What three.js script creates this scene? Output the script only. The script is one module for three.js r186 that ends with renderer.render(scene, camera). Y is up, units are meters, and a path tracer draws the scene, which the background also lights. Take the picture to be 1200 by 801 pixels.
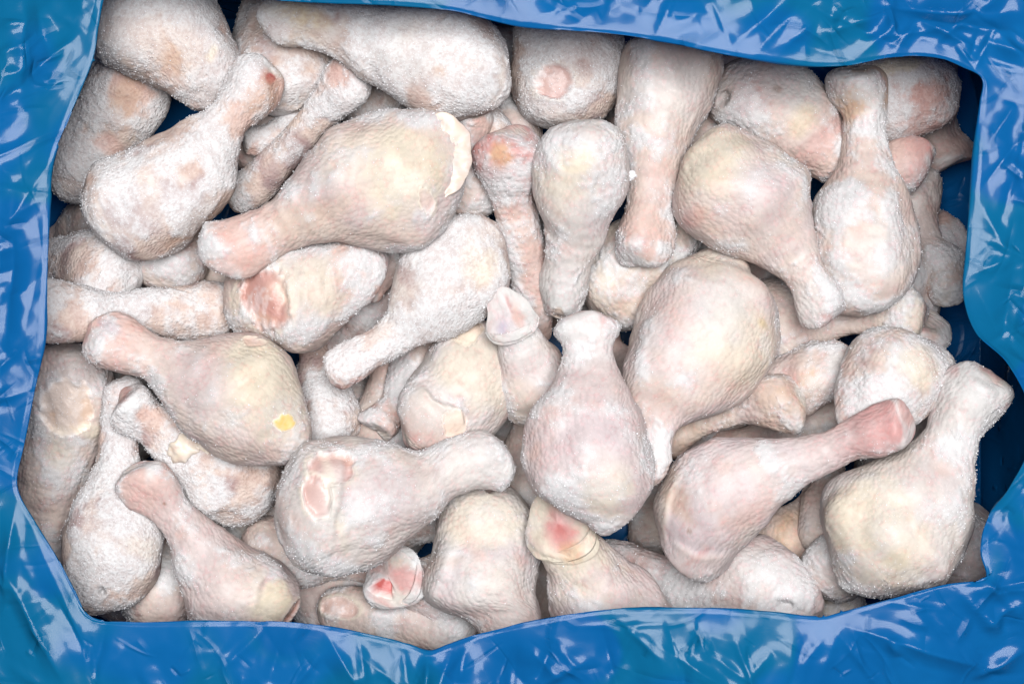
import * as THREE from 'three';
import { RoundedBoxGeometry } from 'three/addons/geometries/RoundedBoxGeometry.js';
import { RectAreaLightUniformsLib } from 'three/addons/lights/RectAreaLightUniformsLib.js';

// ---------------------------------------------------------------- camera, light, exposure
const scene = new THREE.Scene();
const CAM_Y = 0.901, FOV = 24;
const camera = new THREE.PerspectiveCamera(FOV, 1200 / 801, 0.05, 20);
camera.position.set(0, CAM_Y, 0);
camera.up.set(0, 0, -1);
camera.lookAt(0, 0, 0);
const renderer = new THREE.WebGLRenderer({ antialias: true });
renderer.toneMapping = THREE.LinearToneMapping;
renderer.toneMappingExposure = 1.0;
renderer.shadowMap.enabled = true;
scene.background = new THREE.Color(0.095, 0.107, 0.125);       // even, dim light of a pale room all round
RectAreaLightUniformsLib.init();

function softbox(name, label, w, h, pos, aim, color, intensity) {
  const g = new THREE.Group(); g.name = name; g.userData = { label, category: 'studio light' };
  g.position.set(...pos); g.up.set(0, 0, -1); g.lookAt(...aim);                 // +z of the group looks at the aim
  const diffuser = new THREE.Mesh(new THREE.PlaneGeometry(w, h), new THREE.MeshStandardMaterial({ color: 0x999999, emissive: new THREE.Color(...color), emissiveIntensity: 0.6, roughness: 0.9 }));
  diffuser.name = 'lamp_diffuser'; g.add(diffuser);
  const hood = new THREE.Mesh(new RoundedBoxGeometry(w + 0.04, h + 0.04, 0.12, 2, 0.02), new THREE.MeshStandardMaterial({ color: 0x111111, roughness: 0.7 }));
  hood.name = 'hood'; hood.position.z = -0.065; g.add(hood);
  const l = new THREE.RectAreaLight(new THREE.Color(...color), intensity, w, h);
  l.position.z = 0.004; l.rotation.y = Math.PI; g.add(l);                        // a RectAreaLight shines along its own -z
  scene.add(g);
  return g;
}
softbox('softbox_lamp', 'wide white softbox hanging above the open carton', 1.2, 0.9, [0.12, 1.85, -0.22], [0, 0.1, 0], [1, 0.99, 0.978], 23.8);

// ---------------------------------------------------------------- small tools
let seed = 20240;
const rnd = () => { seed = (seed + 0x6d2b79f5) | 0; let t = Math.imul(seed ^ (seed >>> 15), 1 | seed); t = (t + Math.imul(t ^ (t >>> 7), 61 | t)) ^ t; return ((t ^ (t >>> 14)) >>> 0) / 4294967296; };
const perm = new Uint8Array(512);
{ const p = [...Array(256).keys()]; for (let i = 255; i > 0; i--) { const j = Math.floor(rnd() * (i + 1)); [p[i], p[j]] = [p[j], p[i]]; } for (let i = 0; i < 512; i++) perm[i] = p[i & 255]; }
const grad = (h, x, y, z) => { h &= 15; const u = h < 8 ? x : y, v = h < 4 ? y : h === 12 || h === 14 ? x : z; return ((h & 1) ? -u : u) + ((h & 2) ? -v : v); };
function noise(x, y, z) {                                                        // gradient noise, about -1..1
  const X = Math.floor(x), Y = Math.floor(y), Z = Math.floor(z); x -= X; y -= Y; z -= Z;
  const i = X & 255, j = Y & 255, k = Z & 255, u = x * x * x * (x * (x * 6 - 15) + 10), v = y * y * y * (y * (y * 6 - 15) + 10), w = z * z * z * (z * (z * 6 - 15) + 10);
  const A = perm[i] + j, AA = perm[A] + k, AB = perm[A + 1] + k, B = perm[i + 1] + j, BA = perm[B] + k, BB = perm[B + 1] + k;
  const L = (a, b, t) => a + (b - a) * t;
  return L(L(L(grad(perm[AA], x, y, z), grad(perm[BA], x - 1, y, z), u), L(grad(perm[AB], x, y - 1, z), grad(perm[BB], x - 1, y - 1, z), u), v),
    L(L(grad(perm[AA + 1], x, y, z - 1), grad(perm[BA + 1], x - 1, y, z - 1), u), L(grad(perm[AB + 1], x, y - 1, z - 1), grad(perm[BB + 1], x - 1, y - 1, z - 1), u), v), w);
}
const fbm = (x, y, z, n = 3) => { let s = 0, a = 1, t = 0; for (let i = 0; i < n; i++) { s += a * noise(x, y, z); t += a; a *= 0.5; x = x * 2.03 + 7.1; y = y * 2.03 + 3.7; z = z * 2.03 + 9.2; } return s / t; };
const clamp = (x, a = 0, b = 1) => Math.min(b, Math.max(a, x));
const smooth = (a, b, x) => { const t = clamp((x - a) / (b - a)); return t * t * (3 - 2 * t); };
const lerp = (a, b, t) => a + (b - a) * t;
const mix3 = (c, d, t) => { c[0] += (d[0] - c[0]) * t; c[1] += (d[1] - c[1]) * t; c[2] += (d[2] - c[2]) * t; };
// a point of the photograph's 1200 x 801 frame at a height above the carton's floor, in metres
const mPerPx = (h) => (CAM_Y - h) * Math.tan(THREE.MathUtils.degToRad(FOV / 2)) / 400.5;
const place = (px, py, h) => { const s = mPerPx(h); return [(px - 600) * s, (py - 400.5) * s]; };
function curve(points) {                                                         // smooth curve through [t, value] pairs
  const n = points.length, m = [];
  for (let i = 0; i < n; i++) m.push(i === 0 || i === n - 1 ? 0 : (points[i + 1][1] - points[i - 1][1]) / (points[i + 1][0] - points[i - 1][0]));
  return (t) => {
    let i = 0; while (i < n - 2 && t > points[i + 1][0]) i++;
    const [x0, y0] = points[i], [x1, y1] = points[i + 1], h = x1 - x0, s = clamp((t - x0) / h), s2 = s * s, s3 = s2 * s;
    return (2 * s3 - 3 * s2 + 1) * y0 + (s3 - 2 * s2 + s) * h * m[i] + (-2 * s3 + 3 * s2) * y1 + (s3 - s2) * h * m[i + 1];
  };
}

// ---------------------------------------------------------------- textures (seamless; grain and fine relief only)
function dataTexture(n, f, metres) {
  const d = new Uint8Array(n * n * 4);
  for (let y = 0; y < n; y++) for (let x = 0; x < n; x++) { const v = f(x / n, y / n), o = (y * n + x) * 4; for (let c = 0; c < 3; c++) d[o + c] = clamp(Array.isArray(v) ? v[c] : v) * 255; d[o + 3] = 255; }
  const t = new THREE.DataTexture(d, n, n); t.wrapS = t.wrapT = THREE.RepeatWrapping; t.magFilter = THREE.LinearFilter; t.minFilter = THREE.LinearFilter;
  t.repeat.set(1 / metres, 1 / metres); t.needsUpdate = true; return t;
}
function cells(k, jitter) {                                                      // seamless distance to the nearest of k x k jittered points, in cell widths
  const px = [], py = []; for (let i = 0; i < k * k; i++) { px.push(0.5 + (rnd() - 0.5) * jitter); py.push(0.5 + (rnd() - 0.5) * jitter); }
  return (u, v) => {
    const x = u * k, y = v * k, X = Math.floor(x), Y = Math.floor(y); let b = 9, c = 9;
    for (let j = -1; j <= 1; j++) for (let i = -1; i <= 1; i++) {
      const q = ((Y + j + k) % k) * k + ((X + i + k) % k), d = Math.hypot(X + i + px[q] - x, Y + j + py[q] - y);
      if (d < b) { c = b; b = d; } else if (d < c) c = d;
    }
    return [b, c];
  };
}
function tileNoise(k, octaves) {                                                 // seamless value noise, 0..1
  const g = []; for (let o = 0; o < octaves; o++) { const n = k << o; g.push(Float32Array.from({ length: n * n }, () => rnd())); }
  return (u, v) => {
    let s = 0, a = 1, t = 0;
    for (let o = 0; o < octaves; o++, a *= 0.55) {
      const n = k << o, x = u * n, y = v * n, X = Math.floor(x), Y = Math.floor(y); let fx = x - X, fy = y - Y; fx = fx * fx * (3 - 2 * fx); fy = fy * fy * (3 - 2 * fy);
      const at = (i, j) => g[o][((j % n) + n) % n * n + ((i % n) + n) % n];
      s += a * lerp(lerp(at(X, Y), at(X + 1, Y), fx), lerp(at(X, Y + 1), at(X + 1, Y + 1), fx), fy); t += a;
    }
    return s / t;
  };
}
const TILE = 0.09;
const pimple = cells(30, 0.85), pimple2 = cells(47, 0.9), grainA = tileNoise(40, 4), grainB = tileNoise(90, 3), grainC = tileNoise(12, 4);
const skinBump = dataTexture(1024, (u, v) => { const w = 0.02, [a] = pimple((u + w * grainC(u, v)) % 1, (v + w * grainC(v, u)) % 1); return 0.5 * Math.exp(-3.2 * a * a) + 0.32 * grainA(u, v) + 0.18 * grainB(u, v); }, TILE);
const skinMap = dataTexture(1024, (u, v) => { const w = 0.02, [a] = pimple((u + w * grainC(u, v)) % 1, (v + w * grainC(v, u)) % 1), g = grainA(u, v), b = grainB(u, v), c = grainC(u, v), p = smooth(0.5, 0.72, 0.5 * g + 0.35 * b + 0.2 * c), k = smooth(0.35, 0.7, a + 0.3 * (g - 0.5)) * smooth(0.3, 0.6, c), f = smooth(0.5, 0.68, 0.6 * b + 0.4 * g); const d = 0.89 + 0.11 * f - 0.055 * k; return [d - 0.03 * p, d - 0.14 * p - 0.02 * k, d - 0.13 * p - 0.02 * k]; }, TILE);
const frostBump = dataTexture(1024, (u, v) => { const [a] = pimple2(u, v); return 0.35 * (1 - a) + 0.35 * grainA(u, v) + 0.45 * (grainB(u, v) - 0.2); }, TILE);
const frostMap = dataTexture(1024, (u, v) => { const g = grainA(u, v), b = grainB(u, v), c = grainC(u, v), s = smooth(0.34, 0.62, 0.45 * g + 0.4 * b + 0.15 * c); return [0.87 + 0.13 * s, 0.81 + 0.19 * s, 0.8 + 0.2 * s]; }, TILE);
const meatBump = dataTexture(512, (u, v) => 0.6 * grainC(u * 1 % 1, v) + 0.4 * grainA(u, v), TILE);
function creaseTexture(n, metres) {                                              // seamless sheet of fine sharp creases
  const h = new Float32Array(n * n), px = n / metres, soft = tileNoise(9, 3);
  for (let k = 0; k < 480; k++) {
    let x = rnd() * n, y = rnd() * n, a = rnd() * 6.283; const len = (0.006 + 0.05 * rnd() * rnd()) * px, w = (0.0004 + 0.0011 * rnd()) * px, amp = (rnd() < 0.65 ? 1 : -1) * (0.25 + 0.75 * rnd()) * w, turn = (rnd() - 0.5) * 0.012, R = Math.ceil(w * 2), seen = new Map();
    for (let s = 0; s < len; s++) {
      x += Math.cos(a); y += Math.sin(a); a += turn + 0.02 * (rnd() - 0.5); const f = Math.sin(Math.PI * (s + 0.5) / len), nx = -Math.sin(a), ny = Math.cos(a);
      for (let e = -R * 2; e <= R * 2; e++) { const X = Math.round(x + nx * e / 2), Y = Math.round(y + ny * e / 2), v = f * Math.max(0, 1 - Math.abs(e) / 2 / (w * 2)) ** 1.4, q = ((Y % n) + n) % n * n + ((X % n) + n) % n; if (v > (seen.get(q) ?? 0)) seen.set(q, v); }
    }
    for (const [q, v] of seen) h[q] += amp * v;
  }
  return dataTexture(n, (u, v) => 0.5 + 0.05 * h[Math.round(v * n) * n + Math.round(u * n)] + 0.22 * (soft(u, v) - 0.5), metres);
}
const filmBump = creaseTexture(2048, 0.31);

// ---------------------------------------------------------------- materials
const M = {
  skin: new THREE.MeshPhysicalMaterial({ name: 'chicken skin', vertexColors: true, map: skinMap, bumpMap: skinBump, bumpScale: 0.00058, roughness: 0.95, ior: 1.4, specularIntensity: 0.5, transmission: 0.14, thickness: 0, clearcoat: 0.4, clearcoatRoughness: 0.42 }),
  frosty: new THREE.MeshPhysicalMaterial({ name: 'frosted skin', vertexColors: true, map: frostMap, bumpMap: frostBump, bumpScale: 0.0007, roughness: 0.95, ior: 1.31, specularIntensity: 0.4, transmission: 0.1, thickness: 0 }),
  meat: new THREE.MeshPhysicalMaterial({ name: 'bare meat', vertexColors: true, bumpMap: meatBump, bumpScale: 0.0008, roughness: 0.42, ior: 1.4 }),
  fat: new THREE.MeshPhysicalMaterial({ name: 'fat', vertexColors: true, bumpMap: meatBump, bumpScale: 0.0006, roughness: 0.45, ior: 1.42 }),
  crystal: new THREE.MeshPhysicalMaterial({ name: 'frost crystals', color: new THREE.Color(0.58, 0.58, 0.6), roughness: 0.45, ior: 1.31 }),
  film: new THREE.MeshPhysicalMaterial({ name: 'blue polythene film', vertexColors: true, roughness: 0.24, ior: 1.5, specularIntensity: 0.14, transmission: 0.4, thickness: 0, clearcoat: 0.22, clearcoatRoughness: 0.1, bumpMap: filmBump, bumpScale: 0.0024, side: THREE.DoubleSide }),
  board: new THREE.MeshStandardMaterial({ name: 'cardboard', color: new THREE.Color(0.42, 0.3, 0.18), roughness: 0.9 }),
  table: new THREE.MeshStandardMaterial({ name: 'worktop', color: new THREE.Color(0.35, 0.35, 0.34), roughness: 0.6 }),
};
const C = {                                                                       // linear surface colours
  skin: [0.86, 0.71, 0.635], lilac: [0.77, 0.66, 0.69], pink: [0.84, 0.55, 0.48], rose: [0.74, 0.36, 0.34], red: [0.6, 0.14, 0.13], yellow: [0.89, 0.745, 0.5], cream: [0.9, 0.805, 0.665], white: [0.84, 0.83, 0.82],
  frost: [0.86, 0.86, 0.875], mauve: [0.46, 0.33, 0.335], meat: [0.55, 0.29, 0.25], bare: [0.66, 0.5, 0.43], tan: [0.68, 0.46, 0.33], orange: [0.8, 0.5, 0.26], yolk: [0.82, 0.57, 0.13], brown: [0.36, 0.22, 0.15], violet: [0.5, 0.44, 0.6], bone: [0.8, 0.74, 0.66], blood: [0.38, 0.03, 0.03], dark: [0.1, 0.06, 0.06],
};

// ---------------------------------------------------------------- the setting: worktop
{ const t = new THREE.Mesh(new THREE.BoxGeometry(1.6, 0.03, 1.2), M.table); t.name = 'worktop'; t.position.y = -0.022; t.userData = { kind: 'structure' }; scene.add(t); }

// ---------------------------------------------------------------- carton with its flaps folded out
const RIM = 0.149;
{
  const box = new THREE.Group(); box.name = 'cardboard_carton'; box.userData = { label: 'brown cardboard carton under the blue film', category: 'box' }; scene.add(box);
  const part = (name, w, h, d, x, y, z, rx = 0, rz = 0) => { const m = new THREE.Mesh(new RoundedBoxGeometry(w, h, d, 1, 0.0012), M.board); m.name = name; m.position.set(x, y, z); m.rotation.set(rx, 0, rz); box.add(m); };
  const W = 0.272, D = 0.189;
  part('base', 2 * W, 0.004, 2 * D, 0, -0.004, 0);
  for (const s of [-1, 1]) {
    part('side_panel', 0.005, RIM - 0.01, 2 * D, s * (W + 0.003), (RIM - 0.024) / 2, 0);
    part('end_panel', 2 * W, RIM - 0.01, 0.005, 0, (RIM - 0.024) / 2, s * (D + 0.003));
    part('flap', 0.12, 0.004, 2 * D, s * (W + 0.066), RIM - 0.046, 0, 0, -s * 0.22);
    part('flap', 2 * W, 0.004, 0.12, 0, RIM - 0.046, s * (D + 0.066), s * 0.22, 0);
  }
}

// ---------------------------------------------------------------- blue plastic liner
{
  // the crest of the film round the opening, clockwise: frame x, y and height in millimetres
  const crest = [[150, -25, 118], [250, -14, 118], [310, -1, 118], [380, 3, 118], [460, 6, 117], [530, 13, 117], [600, 29, 117], [665, 36, 118], [730, 42, 118], [790, 51, 118], [850, 64, 118], [905, 72, 117], [960, 78, 117], [1000, 76, 117], [1050, 67, 117], [1100, 68, 117], [1130, 80, 117], [1151, 93, 118],
    [1149, 120, 118], [1143, 170, 118], [1138, 230, 118], [1132, 300, 117], [1130, 350, 116], [1144, 390, 112], [1180, 425, 106], [1206, 475, 102], [1208, 520, 102], [1184, 570, 106], [1156, 610, 112], [1150, 648, 116], [1156, 677, 119],
    [1110, 684, 119], [1050, 699, 119], [985, 716, 118], [960, 722, 118], [900, 716, 119], [830, 712, 120], [760, 712, 120], [700, 714, 119], [650, 722, 119], [600, 732, 118], [560, 742, 117], [525, 755, 116], [503, 763, 116], [480, 755, 116], [430, 742, 117], [350, 729, 118], [250, 727, 118], [150, 728, 118], [105, 722, 118],
    [86, 690, 118], [65, 650, 118], [40, 610, 118], [20, 570, 118], [28, 520, 118], [40, 460, 118], [52, 400, 118], [54, 350, 118], [56, 300, 118], [58, 240, 118], [62, 190, 118], [80, 140, 118], [110, 70, 118], [116, 30, 118], [124, -8, 118]];
  const pts = crest.map(([x, y, h]) => { const [X, Z] = place(x, y, h / 1000 + RIM - 0.118); return new THREE.Vector3(X, h / 1000 + RIM - 0.118, Z); });
  const loop = new THREE.CatmullRomCurve3(pts, true, 'centripetal');
  const NU = 1500, ring = loop.getSpacedPoints(NU);
  const W = 0.267, D = 0.184;                                                     // half sizes of the carton inside
  const superN = (x, z, a, b, p) => Math.pow(Math.pow(Math.abs(x / a), p) + Math.pow(Math.abs(z / b), p), 1 / p);
  const rows = [];
  const seg = (n, f) => { for (let i = 0; i < n; i++) rows.push(f(i / n)); };
  // each row gives, for a crest point, [x, y, z, wrinkle size]
  const inner = (c, s, y) => { const k = superN(c.x, c.z, W, D, 9); return [c.x / k * s, y, c.z / k * s]; };
  const outward = (c) => { const x = c.x / W, z = c.z / D, e = 9, a = Math.sign(x) * Math.pow(Math.abs(x), e), b = Math.sign(z) * Math.pow(Math.abs(z), e), l = Math.hypot(a, b) || 1; return [a / l, b / l]; };
  seg(8, (t) => (c) => [...inner(c, 0.05 + 0.93 * t, 0.002), 0.2]);
  seg(50, (t) => (c) => {                                                         // up the inside of the box to the crest
    const wall = inner(c, 0.98 + 0.02 * smooth(0, 0.2, t), 0.002 + (RIM - 0.014) * t), k = smooth(0.62, 1, t), y = lerp(wall[1], c.y - 0.006 * (1 - t), k);
    return [lerp(wall[0], c.x, k), y, lerp(wall[2], c.z, k), 0.55 * smooth(0.05, 0.3, t) * (1 - 0.75 * smooth(0.8, 1, t))];
  });
  const fall = curve([[0, 0], [0.0025, 0.0006], [0.03, 0.0006], [0.06, -0.005], [0.1, -0.014], [0.16, -0.032], [0.2, -0.055]]);
  seg(112, (t) => (c) => { const d = 0.16 * (0.35 * t + 0.65 * t * t), [nx, nz] = outward(c); return [c.x + nx * d, c.y + fall(d), c.z + nz * d, 0.22 + 0.78 * smooth(0.001, 0.022, d)]; });
  const NV = rows.length, P = new Float32Array(NV * (NU + 1) * 3), UV = new Float32Array(NV * (NU + 1) * 2), A = new Float32Array(NV * (NU + 1)), COLF = new Float32Array(NV * (NU + 1) * 3);
  for (let v = 0; v < NV; v++) for (let u = 0; u <= NU; u++) { const q = rows[v](ring[u % NU]), o = v * (NU + 1) + u; P[o * 3] = q[0]; P[o * 3 + 1] = q[1]; P[o * 3 + 2] = q[2]; A[o] = q[3]; }
  for (let pass = 0; pass < 10; pass++) for (let v = 58; v < NV; v++) {            // let the outer film run evenly round the corners
    const k = 0.5 * smooth(58, 84, v), row = v * (NU + 1), copy = P.slice(row * 3, (row + NU + 1) * 3), R = 3 + pass;
    for (let u = 0; u <= NU; u++) for (let a = 0; a < 3; a++) { const l = copy[((u - R + NU) % NU) * 3 + a], r = copy[((u + R) % NU) * 3 + a]; P[(row + u) * 3 + a] += k * ((l + r) / 2 - copy[u * 3 + a]); }
  }
  const idx = [];
  for (let v = 0; v < NV - 1; v++) for (let u = 0; u < NU; u++) { const a = v * (NU + 1) + u, b = a + 1, c = a + NU + 1, d = c + 1; idx.push(a, b, c, b, d, c); }
  const g = new THREE.BufferGeometry(); g.setAttribute('position', new THREE.BufferAttribute(P, 3)); g.setAttribute('uv', new THREE.BufferAttribute(UV, 2)); g.setAttribute('color', new THREE.BufferAttribute(COLF, 3)); g.setIndex(idx);
  g.computeVertexNormals();
  const N = g.attributes.normal.array;
  const weld = () => { for (let v = 0; v < NV; v++) { const a = v * (NU + 1) * 3, b = a + NU * 3; for (let k = 0; k < 3; k++) { const s = N[a + k] + N[b + k]; N[a + k] = N[b + k] = s; } } };
  weld();
  // folds and creases: [from x, y, to x, y, width in mm, height in mm]
  const folds = [[0, 285, 124, 85, 5, 4], [22, 105, 96, 38, 5, 4], [24, -10, 24, 112, 6, -4], [0, 120, 26, 100, 3, 2], [0, 30, 30, 22, 3, 2.4], [0, 62, 28, 52, 3, 2.2], [0, 88, 26, 80, 3, -2], [40, 0, 62, 70, 4, 2],
    [20, 582, 4, 712, 4, 4], [0, 655, 80, 801, 5, 4.5], [22, 580, 106, 775, 5, 3], [60, 690, 104, 770, 4, -3], [0, 470, 40, 455, 4, 2], [38, 450, 30, 560, 4, 2], [0, 350, 40, 340, 5, 2], [20, 230, 6, 420, 6, -3],
    [503, 765, 500, 810, 4, 5], [378, 735, 424, 810, 5, 4], [418, 738, 430, 800, 3, 3], [530, 760, 512, 810, 4, -3], [545, 752, 540, 800, 4, 3], [620, 760, 660, 800, 6, 3], [650, 745, 628, 801, 4, -3], [700, 735, 770, 740, 6, 2], [780, 720, 800, 801, 5, -2.5], [905, 760, 870, 800, 4, 2],
    [965, 725, 1200, 795, 5, 4], [1040, 745, 1052, 770, 3, 3], [1140, 800, 1210, 760, 4, 3.5], [1150, 740, 1200, 700, 5, 3], [1120, 690, 1190, 755, 4, 2.5], [1175, 690, 1185, 770, 6, -3], [1060, 705, 1110, 760, 5, 2],
    [1140, 225, 1182, 302, 4, 3.5], [1182, 302, 1138, 322, 4, 3], [1150, 140, 1146, 250, 3, 2.5], [1190, 120, 1150, 180, 5, 3], [1180, 180, 1215, 260, 5, 3], [1190, 300, 1180, 420, 6, -3], [1140, 330, 1180, 400, 4, 2.5], [1182, 400, 1215, 360, 5, 3], [1160, 560, 1200, 640, 5, 4], [1152, 600, 1190, 600, 4, 3], [1170, 640, 1205, 560, 5, 3], [1190, 480, 1215, 500, 4, 3],
    [955, 46, 1045, 12, 5, 4], [1000, 72, 1062, 18, 4, 3.5], [1042, 70, 1076, 22, 4, 3.5], [1060, 20, 1200, 42, 5, 4.5], [1076, 24, 1150, 60, 4, 4], [1120, 30, 1180, -10, 4, 3], [1150, 48, 1210, 70, 4, 4], [1020, 5, 1200, 12, 5, -4], [1152, 95, 1120, 50, 4, 4],
    [850, 60, 936, -10, 7, -4], [600, 30, 690, 0, 5, 2], [668, 34, 700, 8, 4, 2], [760, 45, 830, 10, 8, 2], [905, 70, 960, 20, 4, 2.5]].map(([a, b, c, d, w, h]) => [...place(a, b, RIM), ...place(c, d, RIM), w / 2000, h / 1000]);
  for (let k = 0; k < 330; k++) {                                                  // short sharp creases, mostly running away from the opening
    const p = ring[Math.floor(rnd() * NU)], [nx, nz] = outward(p), d = 0.004 + 0.075 * rnd(), a = Math.atan2(nz, nx) + (rnd() - 0.5) * (rnd() < 0.7 ? 1.7 : 3.4), len = 0.008 + 0.03 * rnd() * rnd() + 0.01 * rnd(), x = p.x + nx * d, z = p.z + nz * d;
    folds.push([x - Math.cos(a) * len, z - Math.sin(a) * len, x + Math.cos(a) * len, z + Math.sin(a) * len, 0.0009 + 0.001 * rnd(), (rnd() < 0.7 ? 1 : -1) * (0.0006 + 0.0012 * rnd())]);
  }
  const tri = (x) => Math.abs(2 * (x - Math.floor(x)) - 1);
  const DIRS = []; for (let i = 0; i < 8; i++) { const a = rnd() * Math.PI, f = [8, 11, 14, 19, 25, 34, 48, 70][i]; DIRS.push([Math.cos(a) * f, Math.sin(a) * f, rnd() * 9, [0.06, 0.06, 0.055, 0.05, 0.045, 0.036, 0.026, 0.02][i] / f]); }
  const wrinkle = (x, y, z) => {
    const wx = x + 0.011 * fbm(x * 22, y * 22, z * 22 + 5, 2), wz = z + 0.011 * fbm(x * 22 + 40, y * 22, z * 22, 2); let h = 0;
    for (const [dx, dz, o, a] of DIRS) { const m = smooth(-0.05, 0.45, noise(x * 14 + o * 3, y * 14, z * 14 + o)); if (m > 0) h += a * m * (Math.pow(tri(dx * wx + dz * (wz + 0.8 * y) + o), 1.15) - 0.4); }
    h += 0.0035 * fbm(x * 13, y * 13, z * 13, 2) - 0.0008 * Math.abs(noise(x * 45, y * 45 + 9, z * 45)) + 0.00022 * noise(x * 160, y * 160, z * 160);
    return h;
  };
  const crease = (x, z) => { let h = 0; for (const [ax, az, bx, bz, w, k] of folds) { const ux = bx - ax, uz = bz - az, l2 = ux * ux + uz * uz, t = clamp(((x - ax) * ux + (z - az) * uz) / l2), d = Math.hypot(x - ax - ux * t, z - az - uz * t); if (d < w * 4) { const e = d / w; h += k * Math.sin(Math.PI * clamp(t, 0.04, 0.96)) * Math.pow(Math.max(0, 1 - e / 3.2), 1.6); } } return h; };
  for (let o = 0; o < P.length / 3; o++) {
    const x = P[o * 3], y = P[o * 3 + 1], z = P[o * 3 + 2], up = N[o * 3 + 1] > 0 ? 1 : -1, a = A[o];
    let h = a * wrinkle(x, y, z) * 1.25; const out = o > 58 * (NU + 1); if (out) h += a * crease(x, z);
    const s = out ? up : 1;
    for (let k = 0; k < 3; k++) P[o * 3 + k] += N[o * 3 + k] * h * s;
    const layer = smooth(-0.02, 0.05, fbm(x * 9 + 3, y * 9, z * 9, 3)) * (out ? 1 : 0), c = [0.0025, 0.095, 0.29]; mix3(c, [0.0025, 0.12, 0.235], 0.7 * layer); mix3(c, [0.003, 0.105, 0.31], smooth(0.1, 0.5, noise(x * 30, y * 30, z * 30 + 4))); COLF.set(c, o * 3);
    UV[o * 2] = x + y; UV[o * 2 + 1] = z + y * 0.3;
  }
  g.computeVertexNormals(); weld(); g.normalizeNormals();
  const m = new THREE.Mesh(g, M.film); m.name = 'plastic_liner'; m.userData = { label: 'crumpled glossy blue plastic film lining the carton and folded over its rim', category: 'plastic liner' };
  scene.add(m);
}

// ---------------------------------------------------------------- drumsticks
const GX = 220, GZ = 160, GS = 0.0028;                                            // height of the pile so far
const pile = new Float32Array(GX * GZ).fill(0.004);
const cell = (x, z) => { const i = Math.round(x / GS + GX / 2), j = Math.round(z / GS + GZ / 2); return i < 0 || j < 0 || i >= GX || j >= GZ ? -1 : j * GX + i; };
const BASE = [[0, 0], [0.025, 0.215], [0.06, 0.345], [0.12, 0.445], [0.21, 0.495], [0.32, 0.497], [0.44, 0.455], [0.55, 0.375], [0.65, 0.292], [0.75, 0.236], [0.84, 0.238], [0.91, 0.27], [0.965, 0.258], [0.99, 0.2], [1, 0]];
const used = new Map();
function numbered(name) { const n = used.get(name) ?? 0; used.set(name, n + 1); return n ? name + '_' + String(n).padStart(3, '0') : name; }
const crystalShape = new THREE.IcosahedronGeometry(1, 0);
{ const p = crystalShape.attributes.position; const seen = new Map(); for (let i = 0; i < p.count; i++) { const key = [p.getX(i), p.getY(i), p.getZ(i)].map((v) => v.toFixed(2)).join(); if (!seen.has(key)) seen.set(key, 0.65 + 0.7 * rnd()); const s = seen.get(key); p.setXYZ(i, p.getX(i) * s, p.getY(i) * s, p.getZ(i) * s); } crystalShape.computeVertexNormals(); }

function part(root, name, P, N, UV, COL, tris, material) {                         // one mesh of some of a body's faces
  if (!tris.length) return null;
  const map = new Map(), idx = new Uint32Array(tris.length); let n = 0;
  for (let i = 0; i < tris.length; i++) { let k = map.get(tris[i]); if (k === undefined) { k = n++; map.set(tris[i], k); } idx[i] = k; }
  const p = new Float32Array(n * 3), q = new Float32Array(n * 3), c = new Float32Array(n * 3), u = new Float32Array(n * 2);
  for (const [a, b] of map) { for (let k = 0; k < 3; k++) { p[b * 3 + k] = P[a * 3 + k]; q[b * 3 + k] = N[a * 3 + k]; c[b * 3 + k] = COL[a * 3 + k]; } u[b * 2] = UV[a * 2]; u[b * 2 + 1] = UV[a * 2 + 1]; }
  const g = new THREE.BufferGeometry(); g.setAttribute('position', new THREE.BufferAttribute(p, 3)); g.setAttribute('normal', new THREE.BufferAttribute(q, 3)); g.setAttribute('color', new THREE.BufferAttribute(c, 3)); g.setAttribute('uv', new THREE.BufferAttribute(u, 2)); g.setIndex(new THREE.BufferAttribute(idx, 1));
  const m = new THREE.Mesh(g, material); m.name = name; m.castShadow = m.receiveShadow = true; root.add(m); return m;
}
let count = 0;
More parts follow.
